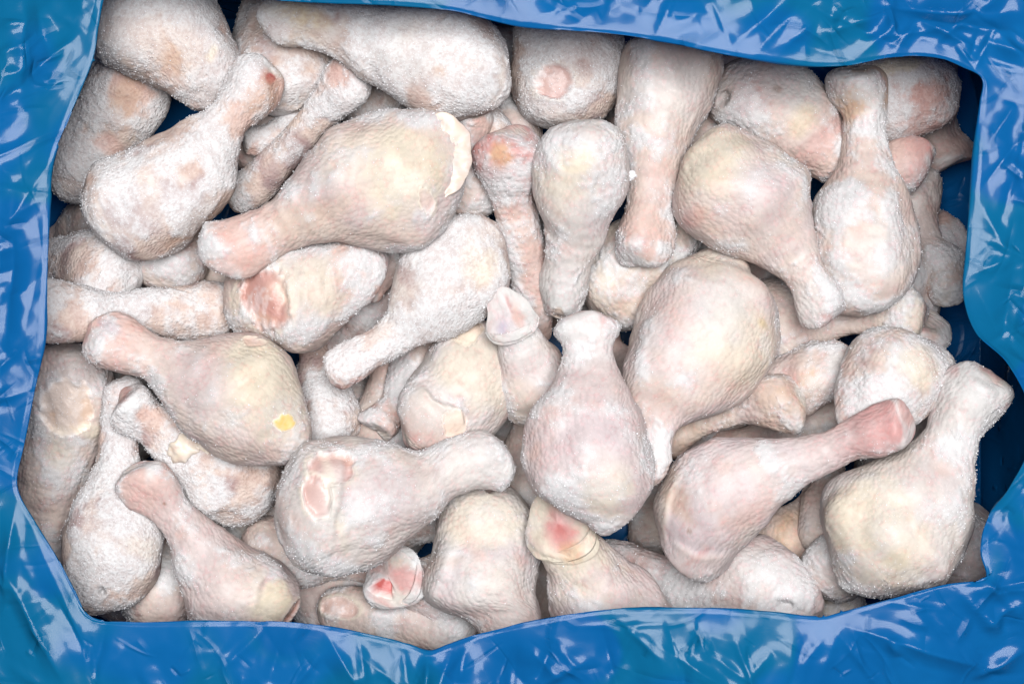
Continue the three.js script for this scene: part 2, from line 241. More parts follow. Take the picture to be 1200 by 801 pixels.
// a, b: the thick end's and the bone end's tips in the frame; w: greatest width there; o: look
function drumstick(label, a, b, w, o = {}) {
  const id = ++count, k0 = id * 13.7;
  if (o.keep) for (const p of [a, b]) { p[0] = clamp(p[0], 70, 1120); p[1] = clamp(p[1], 30, 735); }
  const oblique = o.oblique ?? 0; let frost = o.frost ?? 0.35; if (frost < 0.45) frost += 0.12;
  const { shank = 1, knuckle = 1,  belly = 0.97, cone = 0, bend = 0, tint = 'skin', tip = 'pink', tipAmount = 0.55, spots = [], slope = null, pen = 0.006, fine = 1, flat = 0.84, flaps = [], lump = o.outline ? 0.75 : 1, yaw = 0, cut = 0, maxTop = 0.2 } = o;
  let off = (t) => bend * Math.sin(Math.PI * t), traced = null;
  if (o.outline) {                                                                // widths on either side of the axis, from the thing's outline
    const cv = new THREE.CatmullRomCurve3(o.outline.map(([x, y]) => new THREE.Vector3(x, 0, y)), true, 'centripetal').getPoints(240), len = Math.hypot(b[0] - a[0], b[1] - a[1]), ux = (b[0] - a[0]) / len, uy = (b[1] - a[1]) / len;
    const q = cv.map((p) => [(p.x - a[0]) * ux + (p.z - a[1]) * uy, -(p.x - a[0]) * uy + (p.z - a[1]) * ux]), t0 = Math.min(...q.map((p) => p[0])), t1 = Math.max(...q.map((p) => p[0])), n = 90, lo = [], hi = [];
    for (let i = 0; i <= n; i++) {
      const t = lerp(t0, t1, clamp(i / n, 0.004, 0.996)); let mn = 1e9, mx = -1e9;
      for (let k = 0; k < q.length - 1; k++) { const [A0, A1] = q[k], [B0, B1] = q[k + 1]; if ((A0 - t) * (B0 - t) <= 0 && A0 !== B0) { const v = A1 + (B1 - A1) * (t - A0) / (B0 - A0); mn = Math.min(mn, v); mx = Math.max(mx, v); } }
      if (mx < mn) mn = mx = 0; lo.push(mn); hi.push(mx);
    }
    a = [a[0] + ux * t0, a[1] + uy * t0]; b = [a[0] + ux * (t1 - t0), a[1] + uy * (t1 - t0)];
    w = Math.max(...hi.map((v, i) => v - lo[i]));
    const blur = (v) => v.map((x, i) => (v[Math.max(0, i - 1)] + 2 * x + v[Math.min(n, i + 1)]) / 4), L0 = blur(blur(lo)), H0 = blur(blur(hi)), look = (v, t) => { const x = clamp(t) * n, i = Math.min(n - 1, Math.floor(x)); return lerp(v[i], v[i + 1], x - i); };
    const round = (x) => Math.sqrt(Math.max(0, 1 - (1 - clamp(x)) ** 2));
    traced = (t) => (look(H0, t) - look(L0, t)) / (2 * w) * round(t / 0.035) * round((1 - t) / 0.022) * 1.035; off = (t) => (look(H0, t) + look(L0, t)) / (2 * w);
  }
  const profile = curve(BASE.map(([t, r]) => [t, r * (t > 0.6 && t < 0.83 ? lerp(1, shank, 1 - Math.abs(t - 0.75) / 0.15) : 1) * (t >= 0.83 ? knuckle : 1)]));
  const coned = curve([[0, 0], [0.025, 0.22], [0.06, 0.35], [0.12, 0.45], [0.2, 0.495], [0.45, 0.44], [0.7, 0.345], [0.88, 0.29], [0.96, 0.265], [0.99, 0.2], [1, 0]]);
  const R = (t) => traced ? Math.max(0, traced(t)) : Math.max(0, lerp(profile(Math.pow(t, 2 - belly)), coned(t), cone));
  // --- rest it on what lies below: the slope and height that bring its middle lowest without sinking in
  let hA = 0.05, hB = 0.05, ax, az, bx, bz, W, L, dir;
  for (let pass = 0; pass < 3; pass++) {
    [ax, az] = place(...a, hA); [bx, bz] = place(...b, hB); const len = Math.hypot(bx - ax, bz - az), s0 = mPerPx((hA + hB) / 2);
    W = w * s0; let best = null;
    for (let s = -0.42; s <= 0.361; s += 0.03) {
      const sl = slope ?? s; let need = -1;
      for (let i = 1; i < 22; i++) {
        const t = i / 22, r = R(t) * W; if (r < 0.003) continue;
        for (let j = -3; j <= 3; j++) {
          const e = j / 3.4, x = lerp(ax, bx, t) - (bz - az) / len * (e * r + off(t) * W), z = lerp(az, bz, t) + (bx - ax) / len * (e * r + off(t) * W), c = cell(x, z); if (c < 0) continue;
          const low = r * flat * Math.sqrt(1 - e * e) * 0.97, h = pile[c] - pen + low - sl * len * (t - 0.35);
          if (h > need) need = h;
        }
      }
      const cost = need + 0.012 * sl * sl; if (!best || cost < best[0]) best = [cost, need, sl];
      if (slope !== null) break;
    }
    const [, need, sl] = best; let mid = Math.min(need, maxTop); hA = mid - sl * len * 0.35; hB = mid + sl * len * 0.65; L = Math.hypot(len, hB - hA);
  }
  [ax, az] = place(...a, hA); [bx, bz] = place(...b, hB);
  const len = Math.hypot(bx - ax, bz - az);
  L = Math.hypot(len, hB - hA);
  for (let i = 0; i <= 60; i++) for (let j = -14; j <= 14; j++) {
    const t = i / 60, e = j / 14.001, r = R(t) * W, of = off(t) * W, x = lerp(ax, bx, t) - (bz - az) / len * (e * r + of), z = lerp(az, bz, t) + (bx - ax) / len * (e * r + of), c = cell(x, z);
    if (c >= 0) pile[c] = Math.max(pile[c], lerp(hA, hB, t) + r * flat * Math.sqrt(1 - e * e));
  }
  // --- own axes: x along the bone, y up, z across
  const X = new THREE.Vector3(bx - ax, hB - hA, bz - az).normalize(), Z = new THREE.Vector3(-(bz - az) / len, 0, (bx - ax) / len), Y = new THREE.Vector3().crossVectors(Z, X);
  const root = new THREE.Group(); root.name = numbered('chicken_drumstick'); root.userData = { label, category: 'chicken drumstick' };
  if (o.group) root.userData.group = o.group;
  root.quaternion.setFromRotationMatrix(new THREE.Matrix4().makeBasis(X, Y, Z));
  const mid = new THREE.Vector3(lerp(ax, bx, 0.35), lerp(hA, hB, 0.35), lerp(az, bz, 0.35)).addScaledVector(Y, -0.48 * W * flat);
  root.position.copy(mid); scene.add(root);
  const y0 = 0.48 * W * flat, x0 = -0.35 * L;
  const local = (px, py) => { let h = lerp(hA, hB, 0.4), s, q, t; for (let i = 0; i < 3; i++) { const [x, z] = place(px, py, h); const dx = x - ax, dz = z - az; s = (dx * X.x + dz * X.z) / (X.x * X.x + X.z * X.z) ; q = dx * Z.x + dz * Z.z; t = clamp(s / L, 0.0, 1); const r = R(t) * W, e = q - off(t) * W; h = lerp(hA, hB, t) + flat * Math.sqrt(Math.max(0, r * r - e * e)); } return [t, q, h]; };
  const surf = (t, q) => { const r = R(t) * W, e = q - off(t) * W; return [x0 + t * L, y0 + flat * Math.sqrt(Math.max(0, r * r - e * e)), q]; };
  const marks = spots.map(([kind, px, py, rx, ry = rx, amount = 1]) => {
    let c; if (px === 'tip') { c = [x0 + L * 0.985 - oblique * (py[0] * 1e-3 + 0.2 * W), y0 + py[0] * 1e-3, py[1] * 1e-3]; } else { const [t, q] = local(px, py); c = surf(t, q); }
    const s = mPerPx((hA + hB) / 2); return { kind, c, rx: rx * s, rz: ry * s, amount, long: px === 'tip' ? 3 : 1 };
  });
  const ledges = (o.ledges ?? []).map(([path, hgt = 2, tone = 'cream']) => [path.map(([px, py]) => { const [t, q] = local(px, py); return surf(t, q); }), hgt / 1000, tone]);
  // --- body
  const nt = Math.round(150 * fine), np = Math.round(124 * fine), row = np + 1, n = (nt + 1) * row;
  const P = new Float32Array(n * 3), N = new Float32Array(n * 3), UV = new Float32Array(n * 2), COL = new Float32Array(n * 3), F = new Float32Array(n), K = new Uint8Array(n), T = new Float32Array(n);
  let arc = 0, lastT = 0, lastR = 0;
  for (let i = 0; i <= nt; i++) {
    const s = i / nt, t = lerp(s, (1 - Math.cos(Math.PI * s)) / 2, 0.72), r = R(t) * W;
    arc += Math.hypot((t - lastT) * L, r - lastR); lastT = t; lastR = r;
    for (let j = 0; j <= np; j++) {
      const v = i * row + j, phi = (j / np) * 2 * Math.PI - Math.PI, cy = Math.cos(phi), sz = Math.sin(phi);
      let x = x0 + t * L, y = y0 + r * flat * cy, zc = off(t) * W, z = r * sz + zc;
      // two rounded heads at the bone end, tendon grooves along the shank
      const end = smooth(0.86, 0.99, t); x -= end * 0.055 * W * Math.cos(2 * phi + k0) * (1 - 0.3 * cy) * (r / (0.27 * W));
      x -= oblique * smooth(0.8, 0.97, t) * (y - y0 + 0.2 * W);
      const groove = smooth(0.66, 0.8, t) * (1 - smooth(0.93, 1, t)); const rr = 1 + groove * 0.06 * Math.cos(3 * phi + k0) + end * 0.08 * Math.cos(2 * phi + k0 + 0.6);
      y = y0 + (y - y0) * rr; z = zc + (z - zc) * rr;
      const X3 = x * 1, n1 = fbm(X3 * 26 + k0, y * 26, z * 26, 2), n2 = noise(X3 * 75, y * 75 + k0, z * 75), n3 = noise(X3 * 190 + k0, y * 190, z * 190);
      // skin folds across the shank's start
      const folds = smooth(0.42, 0.58, t) * (1 - smooth(0.78, 0.86, t)) * Math.pow(Math.abs(noise(X3 * 130 + k0 * 3, y * 30, z * 30)), 0.7);
      let facet = 0.5 - Math.abs(noise(X3 * 34 + k0 * 2, y * 34, z * 34)) * 1.6, n5 = noise(X3 * 44 + k0 * 5, y * 44, z * 44), h = lump * (0.13 * r * n1 + 0.1 * r * n5 + 0.0013 * n2 + end * 0.035 * W * noise(X3 * 85, y * 85, z * 85 + k0) + 0.0022 * facet * (1 - smooth(0.1, 0.7, t))) + 0.0004 * n3 - 0.0007 * folds;
      // colours
      const col = [...C.skin];
      const m1 = fbm(X3 * 34 + k0, y * 34 + 3, z * 34, 3), m2 = fbm(X3 * 60 + k0, y * 60, z * 60 + 8, 3), m3 = noise(X3 * 340, y * 340 + k0, z * 340), m4 = noise(X3 * 640 + k0, y * 640, z * 640);
      if (tint !== 'skin') mix3(col, C[tint], 0.6 + 0.3 * m1);
      mix3(col, C.lilac, smooth(-0.05, 0.3, m1) * 0.5);
      mix3(col, C.pink, smooth(0.05, 0.4, m2) * 0.6);
      mix3(col, C.cream, smooth(0.05, 0.4, -m1) * 0.38 * (1 - smooth(0.5, 0.7, t)));
      if (frost > 0.3) { const k = smooth(0.25, 0.7, frost); mix3(col, C.bare, k * 0.9 * smooth(-0.25, 0.3, m1 + 0.4 * m2)); mix3(col, C.mauve, k * 0.9 * smooth(0.0, 0.35, -m1 + 0.5 * m2)); }
      mix3(col, C[tip], smooth(0.62, 0.93, t + 0.12 * m1 + 0.05 * m2) * Math.min(1, tipAmount * 1.25));
      if (t > 0.86) { const k = smooth(0.87, 0.93, t); mix3(col, C.white, 0.75 * k * smooth(0.0, 0.3, n2 + 0.4 * m2)); mix3(col, C.rose, 0.55 * k * smooth(0.12, 0.4, m2 - 0.3 * n2)); const f = smooth(0.972, 0.988, t); mix3(col, C.bone, 0.8 * f); mix3(col, C.rose, 0.7 * f * smooth(-0.1, 0.3, m1 + n2)); }
      // frost: grains that gather in patches
      const cover = (0.5 - frost) * 0.8, fs = 1.0 * fbm(X3 * 42 + k0, y * 42 + 30, z * 42, 3) + 0.6 * m2 + 0.3 * n1 + 0.13 * m3 + 0.13 * m4;
      let fr = 0.001 + smooth(cover - 0.2, cover + 0.22, fs), pw = 0.32 * smooth(-0.35, 0.3, fs);
      let meaty = 0, kind = t > 0.872 + 0.02 * n2 ? 1 : 0;
      for (const [si, s] of marks.entries()) {
        const dx = x - s.c[0], dy = y - s.c[1], dz = z - s.c[2], d = Math.sqrt((dx / s.rx / s.long) ** 2 + (dy / Math.max(s.rx, s.rz)) ** 2 + (dz / s.rz) ** 2) + 0.3 * n2 + 0.2 * n3 + 0.25 * n1 + 0.1 * m3;
        if (d > 1.8) continue;
        const m = (1 - smooth(0.78, 1.05, d)) * s.amount, fr0 = fr;
        switch (s.kind) {
          case 'meat': h -= 0.0022 * (1 - smooth(0.7, 1.0, d)) * s.amount; h += 0.0005 * smooth(0.85, 1.05, d) * (1 - smooth(1.1, 1.5, d)); mix3(col, C.meat, m); mix3(col, C.tan, 0.5 * m * smooth(-0.1, 0.5, m2)); mix3(col, C.frost, 0.25 * m * smooth(0.1, 0.5, m3 + n2)); mix3(col, C.cream, 0.7 * smooth(0.95, 1.05, d) * (1 - smooth(1.1, 1.35, d))); fr *= 1 - 0.92 * m; if (d < 0.9) kind = 10 + si; break;
          case 'bald': h -= 0.0015 * (1 - smooth(0.7, 1.0, d)) * s.amount; mix3(col, C.tan, 0.85 * m); fr *= 1 - 0.6 * m; if (d < 0.9) kind = 10 + si; break;
          case 'fat': { const q = (1 - smooth(0.6, 1.25, d)) * s.amount; h += 0.0011 * q + 0.0008 * q * n2; mix3(col, C.cream, q); mix3(col, C.yellow, 0.35 * q * smooth(-0.3, 0.3, m2)); fr *= 1 - 0.85 * q; break; }
          case 'cream': { const q = (1 - smooth(0.5, 1.3, d)) * s.amount; mix3(col, C.cream, q); fr *= 1 - 0.7 * q; break; }
          case 'frost': { const q = (1 - smooth(0.6, 1.2, d)) * s.amount; h += 0.0008 * q; fr = Math.max(fr, q * (0.7 + 0.5 * m2)); break; }
          case 'bare': { const q = (1 - smooth(0.5, 1.3, d)) * s.amount; fr *= 1 - q; break; }
          case 'dent': h -= 0.004 * (1 - smooth(0, 1.2, d)) * s.amount; break;
          case 'lump': h += 0.004 * (1 - smooth(0, 1.2, d)) * s.amount; break;
          case 'hole': h -= 0.005 * (1 - smooth(0.3, 1.1, d)) * s.amount; mix3(col, C.dark, m * 0.7); break;
          case 'spot': { const q = 1 - smooth(0.85, 1.25, d + 0.35 * m3); h += 0.0009 * q; mix3(col, C.yolk, q * (0.75 + 0.25 * m4)); fr *= 1 - q; if (q > 0.5) kind = 3; break; }
          case 'blood': h -= 0.002 * m; mix3(col, C.red, 1 - smooth(0.8, 1.15, d)); mix3(col, C.blood, 1 - smooth(0.3, 0.7, d)); fr *= 1 - m; if (d < 0.9) kind = 4; break;
          default: { const q = (1 - smooth(0.45, 1.25, d)) * s.amount; mix3(col, C[s.kind], q); fr *= 1 - 0.6 * q; }
        }
        pw *= Math.min(1, fr / Math.max(fr0, 1e-6));
      }
      for (const [lp, hgt, tone] of ledges) {                                      // edge of a skin fold: raised on one side
        let bd = 1, side = 1, along = 0; const ns = lp.length - 1;
        for (let i = 0; i < ns; i++) { const [ux, uz] = [lp[i + 1][0] - lp[i][0], lp[i + 1][2] - lp[i][2]], l2 = ux * ux + uz * uz, qx = x - lp[i][0], qz = z - lp[i][2], tt = clamp((qx * ux + qz * uz) / l2), d = Math.hypot(qx - ux * tt, qz - uz * tt); if (d < bd) { bd = d; side = ux * qz - uz * qx > 0 ? 1 : -1; along = (i + tt) / ns; } }
        if (bd < 0.04 && cy > -0.1) { const w = smooth(0, 0.3, along) * (1 - smooth(0.7, 1, along)), sd = side * bd + 0.0016 * n2 + 0.0007 * n3, e = w * smooth(-0.0012, 0.0016, sd) * Math.exp(-Math.max(0, sd) / 0.012); h += hgt * e; mix3(col, C[tone], 0.6 * e); fr *= 1 - 0.5 * e; }
      }
      fr = clamp(fr); mix3(col, C.frost, Math.max(fr * 0.9, pw));
      const speck = smooth(0.12, 0.5, m4 * 0.6 + m3 * 0.6) * (1 - fr) * (0.12 + 0.5 * frost); mix3(col, C.mauve, 0.5 * speck);
      h += fr * (0.0003 * m3 + 0.0003 * m4 + 0.0005);
      const rl = Math.max(1e-6, Math.hypot((y - y0) / flat, z - zc)), capX = t < 0.1 ? -(1 - t / 0.1) : t > 0.97 ? (t - 0.97) / 0.03 : 0, nl = Math.hypot(1, capX);
      y += h * ((y - y0) / flat / rl) / nl; z += h * ((z - zc) / rl) / nl; x += h * capX / nl;
      P[v * 3] = x; P[v * 3 + 1] = y; P[v * 3 + 2] = z; if (slope !== null && t > 0.9) { UV[v * 2] = y + k0; UV[v * 2 + 1] = z; } else { UV[v * 2] = arc + k0; UV[v * 2 + 1] = phi * Math.max(r, 0.0005) + k0 * 0.37; }
      for (let k = 0; k < 3; k++) COL[v * 3 + k] = clamp(col[k] * 0.6, 0.01, 0.9);
      F[v] = fr; K[v] = kind; T[v] = t;
    }
  }
  const tris = Array.from({ length: 10 + marks.length }, () => []), fn = new THREE.Vector3(), e1 = new THREE.Vector3(), e2 = new THREE.Vector3(), pv = [new THREE.Vector3(), new THREE.Vector3(), new THREE.Vector3()];
  for (let i = 0; i < nt; i++) for (let j = 0; j < np; j++) {
    const p = i * row + j, q = p + 1, r = p + row, s = r + 1;
    for (const f of [[p, q, r], [q, s, r]]) {
      if ((i === 0 && f[0] === p && f[1] === q) || (i === nt - 1 && f[1] === s)) continue;
      for (let k = 0; k < 3; k++) pv[k].fromArray(P, f[k] * 3);
      fn.crossVectors(e1.subVectors(pv[1], pv[0]), e2.subVectors(pv[2], pv[0]));
      for (const v of f) { N[v * 3] += fn.x; N[v * 3 + 1] += fn.y; N[v * 3 + 2] += fn.z; }
      const kinds = [K[f[0]], K[f[1]], K[f[2]]]; tris[Math.max(...kinds)].push(...f);
    }
  }
  for (let i = 0; i <= nt; i++) for (let k = 0; k < 3; k++) { const p = i * row * 3 + k, q = p + np * 3, s = N[p] + N[q]; N[p] = N[q] = s; }
  for (const i of [0, nt]) { const s = [0, 0, 0]; for (let j = 0; j <= np; j++) for (let k = 0; k < 3; k++) s[k] += N[(i * row + j) * 3 + k]; for (let j = 0; j <= np; j++) for (let k = 0; k < 3; k++) N[(i * row + j) * 3 + k] = s[k]; }
  for (let v = 0; v < n; v++) { const l = Math.hypot(N[v * 3], N[v * 3 + 1], N[v * 3 + 2]) || 1; for (let k = 0; k < 3; k++) N[v * 3 + k] /= l; }
  const main = frost > 0.55 ? M.frosty : M.skin;
  part(root, 'skin', P, N, UV, COL, tris[0], main); part(root, 'bone_end', P, N, UV, COL, tris[1], main); for (let k = 10; k < tris.length; k++) part(root, 'exposed_meat', P, N, UV, COL, tris[k], M.meat); part(root, 'fat_spot', P, N, UV, COL, tris[3], M.fat); part(root, 'marrow', P, N, UV, COL, tris[4], M.meat);
  // --- frost crystals standing on the skin
  const want = Math.round((frost > 0.55 ? 3400 : frost > 0.3 ? 1800 : 900) * fine * (W / 0.05)), list = [], m4x = new THREE.Matrix4(), q4 = new THREE.Quaternion(), pos = new THREE.Vector3(), sc = new THREE.Vector3(), eu = new THREE.Euler();
  for (let k = 0; k < want * 8 && list.length < want; k++) {
    const v = Math.floor(rnd() * n); if (N[v * 3 + 1] < 0.12 || rnd() > (F[v] * 1.1 + 0.03) * Math.min(1, R(T[v]) / 0.4) * (0.25 + 0.75 * Math.sin(Math.PI * Math.floor(v / row) / nt))) continue;
    const big = rnd() < 0.03 ? 1.6 : 1, s = (0.00012 + 0.0002 * rnd() * rnd()) * big; pos.set(P[v * 3] + (rnd() - 0.5) * 0.001, P[v * 3 + 1] + 0.25 * s, P[v * 3 + 2] + (rnd() - 0.5) * 0.001).addScaledVector(e1.fromArray(N, v * 3), s * 0.3);
    list.push(m4x.compose(pos, q4.setFromEuler(eu.set(rnd() * 6, rnd() * 6, rnd() * 6)), sc.set(s * (0.7 + 0.6 * rnd()), s * (0.7 + 0.6 * rnd()), s * (0.7 + 0.6 * rnd()))).clone());
  }
  if (list.length > 8) { const im = new THREE.InstancedMesh(crystalShape, M.crystal, list.length); im.name = 'frost_crystals'; im.userData.kind = 'stuff'; list.forEach((m, i) => im.setMatrixAt(i, m)); root.add(im); }
  // --- loose flaps of skin and fat along a path in the frame
  for (const f of flaps) {
    const path = f.path.map(([px, py, dy = 0]) => { const [t, q] = local(px, py), s = surf(t, q); return new THREE.Vector3(s[0] + (px === 0 ? 0 : 0), s[1] + dy * 1e-3, s[2]); });
    const cv = new THREE.CatmullRomCurve3(path), ns = 60, nr = 18, half = f.w * mPerPx(hA) / 2, th = (f.th ?? 2.2) / 2000, fp = new Float32Array((ns + 1) * (nr + 1) * 3), fc = new Float32Array((ns + 1) * (nr + 1) * 3), fu = new Float32Array((ns + 1) * (nr + 1) * 2), ft = [];
    for (let i = 0; i <= ns; i++) {
      const s = i / ns, c = cv.getPointAt(s), tg = cv.getTangentAt(s), side = new THREE.Vector3().crossVectors(tg, new THREE.Vector3(0, 1, 0)).normalize(), upv = new THREE.Vector3().crossVectors(side, tg).normalize(), taper = Math.pow(Math.sin(Math.PI * clamp(s, 0.015, 0.985)), 0.45);
      for (let j = 0; j <= nr; j++) {
        const a = j / nr * 2 * Math.PI, v = i * (nr + 1) + j, wv = 1 + 0.5 * noise(s * 7 + k0, 0.5, 1) + 0.08 * noise(s * 16, Math.cos(a), k0), ca = Math.cos(a), sa = Math.sin(a);
        const px = ca * half * taper * wv, py = Math.sign(sa) * Math.pow(Math.abs(sa), 0.8) * th * (0.6 + 0.4 * taper) + 0.0016 * noise(s * 10, ca * 1.5, k0) + 0.0004 * noise(s * 22, ca * 3, k0) + (f.lip ?? 1) * 0.32 * px - 0.0008;
        const q = new THREE.Vector3().copy(c).addScaledVector(side, px).addScaledVector(upv, py); q.toArray(fp, v * 3);
        const col = [...C[f.color ?? 'cream']]; mix3(col, C.skin, 0.45); mix3(col, C.yellow, 0.35 * smooth(-0.2, 0.5, noise(s * 8, ca * 2, k0))); mix3(col, C.pink, 0.35 * smooth(0.1, 0.5, noise(s * 11, ca * 3, k0 + 5))); mix3(col, C.frost, 0.4 * smooth(0.0, 0.4, noise(s * 40, ca * 6, k0))); fc.set(col.map((x) => x * 0.55), v * 3); fu[v * 2] = q.x + k0; fu[v * 2 + 1] = q.z;
      }
    }
    for (let i = 0; i < ns; i++) for (let j = 0; j < nr; j++) { const p = i * (nr + 1) + j, q = p + 1, r = p + nr + 1; ft.push(p, r, q, q, r, r + 1); }
    const g = new THREE.BufferGeometry(); g.setAttribute('position', new THREE.BufferAttribute(fp, 3)); g.setAttribute('color', new THREE.BufferAttribute(fc, 3)); g.setAttribute('uv', new THREE.BufferAttribute(fu, 2)); g.setIndex(ft); g.computeVertexNormals();
    const m = new THREE.Mesh(g, M.fat); m.name = f.name ?? 'skin_flap'; root.add(m);
  }
  if (globalThis.DEBUG) console.log(id, label.slice(0, 40), 'len', (L * 1000).toFixed(0), 'w', (W * 1000).toFixed(0), 'A', (hA * 1000).toFixed(0), 'B', (hB * 1000).toFixed(0));
  return root;
}
const LOW = { fine: 0.62 };
const low = (label, a, b, w, o = {}) => drumstick(label, a, b, w, { ...LOW, ...o });
// the bottom layer, only glimpsed through the gaps
for (let j = 0; j < 4; j++) for (let i = 0; i < 5; i++) {
  const x = 120 + i * 235 + (j % 2) * 70 + 40 * (rnd() - 0.5), y = 110 + j * 190 + 40 * (rnd() - 0.5), t = rnd() * 6.28;
  drumstick('drumstick lying in deep shade at the bottom, glimpsed through gaps of the pile', [x - 130 * Math.cos(t), y - 110 * Math.sin(t)], [x + 130 * Math.cos(t), y + 110 * Math.sin(t)], 135, { fine: 0.5, frost: 0.35, group: 'drumsticks in the bottom layer', keep: true });
}
// the layer above, seen through the gaps
low('shaded grey drumstick deep under the frosted one at the left film edge', [140, 248], [40, 292], 74, { frost: 0.3, tint: 'skin' });
low('dark frosty drumstick deep between the top left pair', [398, 138], [285, 168], 62, { frost: 0.7, tint: 'skin' });
low('dull frosted drumstick whose rounded back fills the gap left of the long cream one', [420, 150], [470, 20], 90, { frost: 0.7 });
low('shaded drumstick sliver between the round frosted one and the red shank', [602, 190], [610, 80], 62, { tint: 'skin', frost: 0.3 });
low('dark pink drumstick sliver beside the long upright one in the top row', [800, 240], [838, 105], 64, { tint: 'skin', frost: 0.3 });
low('dim drumstick sliver under the top row next to the white oval one', [738, 215], [720, 95], 62, { tint: 'skin', frost: 0.3 });
low('grey frosted drumstick tucked behind the skin cuff of the big tan one', [590, 128], [515, 215], 76, { frost: 0.6, tint: 'skin' });
low('yellowish drumstick below the skin cuff of the big tan one', [548, 256], [556, 130], 80, { frost: 0.35, tint: 'skin' });
low('brown drumstick end in shadow beneath the leftmost large frosted drumstick', [240, 346], [335, 230], 72, { tint: 'skin', frost: 0.2 });
low('dim yellow drumstick peeping under the large frosted one with red knuckle', [185, 342], [232, 205], 92, { tint: 'skin', frost: 0.25 });
low('greyish lilac shank in the gap beside the pink cut drumstick', [475, 300], [372, 436], 66, { tint: 'lilac', frost: 0.4 });
low('shaded olive drumstick between the tan one and the pale diagonal one', [515, 255], [425, 345], 72, { tint: 'skin', frost: 0.3 });
low('dark frosted drumstick stump under the pale diagonal knuckle', [442, 545], [452, 415], 78, { tint: 'skin', frost: 0.45 });
low('mauve frosted drumstick just under the pale diagonal shank', [530, 385], [440, 505], 84, { tint: 'skin', frost: 0.55 });
low('small brown drumstick curve beside the dark hole at the upright white knuckle', [765, 455], [708, 400], 58, { tint: 'skin', frost: 0.3 });
low('brown shaded drumstick between the lilac one and the frilled one', [612, 625], [625, 455], 96, { tint: 'skin', frost: 0.3 });
low('grey shank emerging below the frilled drumstick beside the white sack shape', [565, 555], [425, 655], 80, { tint: 'skin', frost: 0.3 });
low('grey drumstick sliver beside the dark hole under the lilac one', [772, 650], [762, 535], 66, { frost: 0.4 });
low('dim yellowish drumstick under the yellow spotted one', [272, 640], [375, 525], 92, { tint: 'cream', frost: 0.35 });
low('dark reddish shank curving under the frilled drumstick', [280, 640], [452, 664], 84, { tint: 'skin', frost: 0.35 });
low('dark drumstick at the bottom film edge behind the heavily frosted one', [172, 738], [208, 600], 92, { tint: 'skin', frost: 0.45 });
low('orange fat covered drumstick in the hole beside the pink veined one', [898, 662], [965, 575], 74, { tint: 'orange', frost: 0.02 });
low('dark pink drumstick tip hanging into the hole beside the big yellow one', [957, 648], [985, 515], 64, { tint: 'skin', frost: 0.2 });
low('bluish drumstick end behind the big yellow one near the corner', [1146, 688], [1095, 560], 82, { tint: 'white', frost: 0.4 });
low('yellow scrap like drumstick tip poking above the bottom film', [1005, 725], [935, 685], 62, { tint: 'yellow', frost: 0.3 });
low('white rounded drumstick end under the big yellow one', [953, 690], [1045, 600], 76, { frost: 0.3, tint: 'white' });
low('whitish shank strip under the tan knuckle', [1000, 478], [835, 524], 60, { frost: 0.3 });
low('lilac brown drumstick between the knuckle of the speckled one and the film', [412, 760], [565, 700], 62, { tint: 'skin', frost: 0.2 });
// second layer
low('mottled grey drumstick lying against the left film below the frosted pair', [158, 330], [20, 290], 92, { frost: 0.62, fine: 0.75 });
low('blurred looking pale drumstick behind the red tipped frosted knuckle', [348, 128], [300, -70], 120, { frost: 0.62, fine: 0.8 });
low('yellow bottomed drumstick under the knuckle of the long upright one', [690, 366], [850, 215], 112, { frost: 0.35, tint: 'cream', fine: 0.9, spots: [['tan', 735, 350, 40, 30, 0.35]] });
low('frosted vertical drumstick squeezed beside the yellow spotted one', [388, 528], [362, 380], 80, { frost: 0.72, fine: 0.8, tint: 'skin' });
drumstick('pale shank with smooth knuckle pointing to the right film under the large frosted upright', [850, 415], [1090, 362], 125, { outline: [[855,400],[870,350],[900,325],[940,330],[975,360],[1010,365],[1040,345],[1070,335],[1086,355],[1084,385],[1060,392],[1020,390],[990,395],[960,420],[930,440],[880,440]], frost: 0.25, fine: 0.9, knuckle: 0.95, shank: 0.95, tint: 'skin', tip: 'cream' });
drumstick('orange patched knuckle between the smooth plump drumstick and the blunt grey one', [860, 425], [1012, 440], 112, { outline: [[900,425],[925,415],[955,402],[990,405],[1007,430],[1005,455],[975,470],[945,485],[920,475],[890,470],[860,460],[860,430]], frost: 0.3, fine: 0.9, knuckle: 1.35, shank: 1.3, tip: 'pink', spots: [['orange', 965, 452, 24, 18, 0.55], ['white', 990, 425, 14, 18, 0.8], ['rose', 935, 450, 16, 30, 0.4]] });
drumstick('bluish white drumstick with its shank hanging along the film wall', [1058, 185], [1112, 360], 90, { outline: [[1045,200],[1075,195],[1100,205],[1106,230],[1100,262],[1105,280],[1125,295],[1132,330],[1122,355],[1095,352],[1080,325],[1068,290],[1050,270],[1040,235]], frost: 0.4, tint: 'white', tip: 'tan', tipAmount: 0.35, knuckle: 1.0, shank: 0.95, fine: 0.9 });
drumstick('blunt grey drumstick body behind the pink tipped knuckle', [1112, 408], [985, 545], 128, { outline: [[1000,400],[1030,390],[1070,398],[1100,412],[1116,430],[1105,460],[1085,490],[1050,510],[1010,520],[985,500],[985,450]], frost: 0.42, fine: 0.9, spots: [['cream', 1068, 440, 30]] });
drumstick('tan shank with broad knuckle lying under the smooth plump drumstick', [730, 520], [946, 466], 94, { outline: [[770,520],[790,495],[840,480],[870,460],[895,440],[925,440],[944,470],[938,500],[910,502],[875,495],[850,500],[815,515],[790,540]], frost: 0.15, knuckle: 1.22, shank: 1.05, tint: 'tan', tip: 'tan', tipAmount: 0.3, fine: 0.9 });
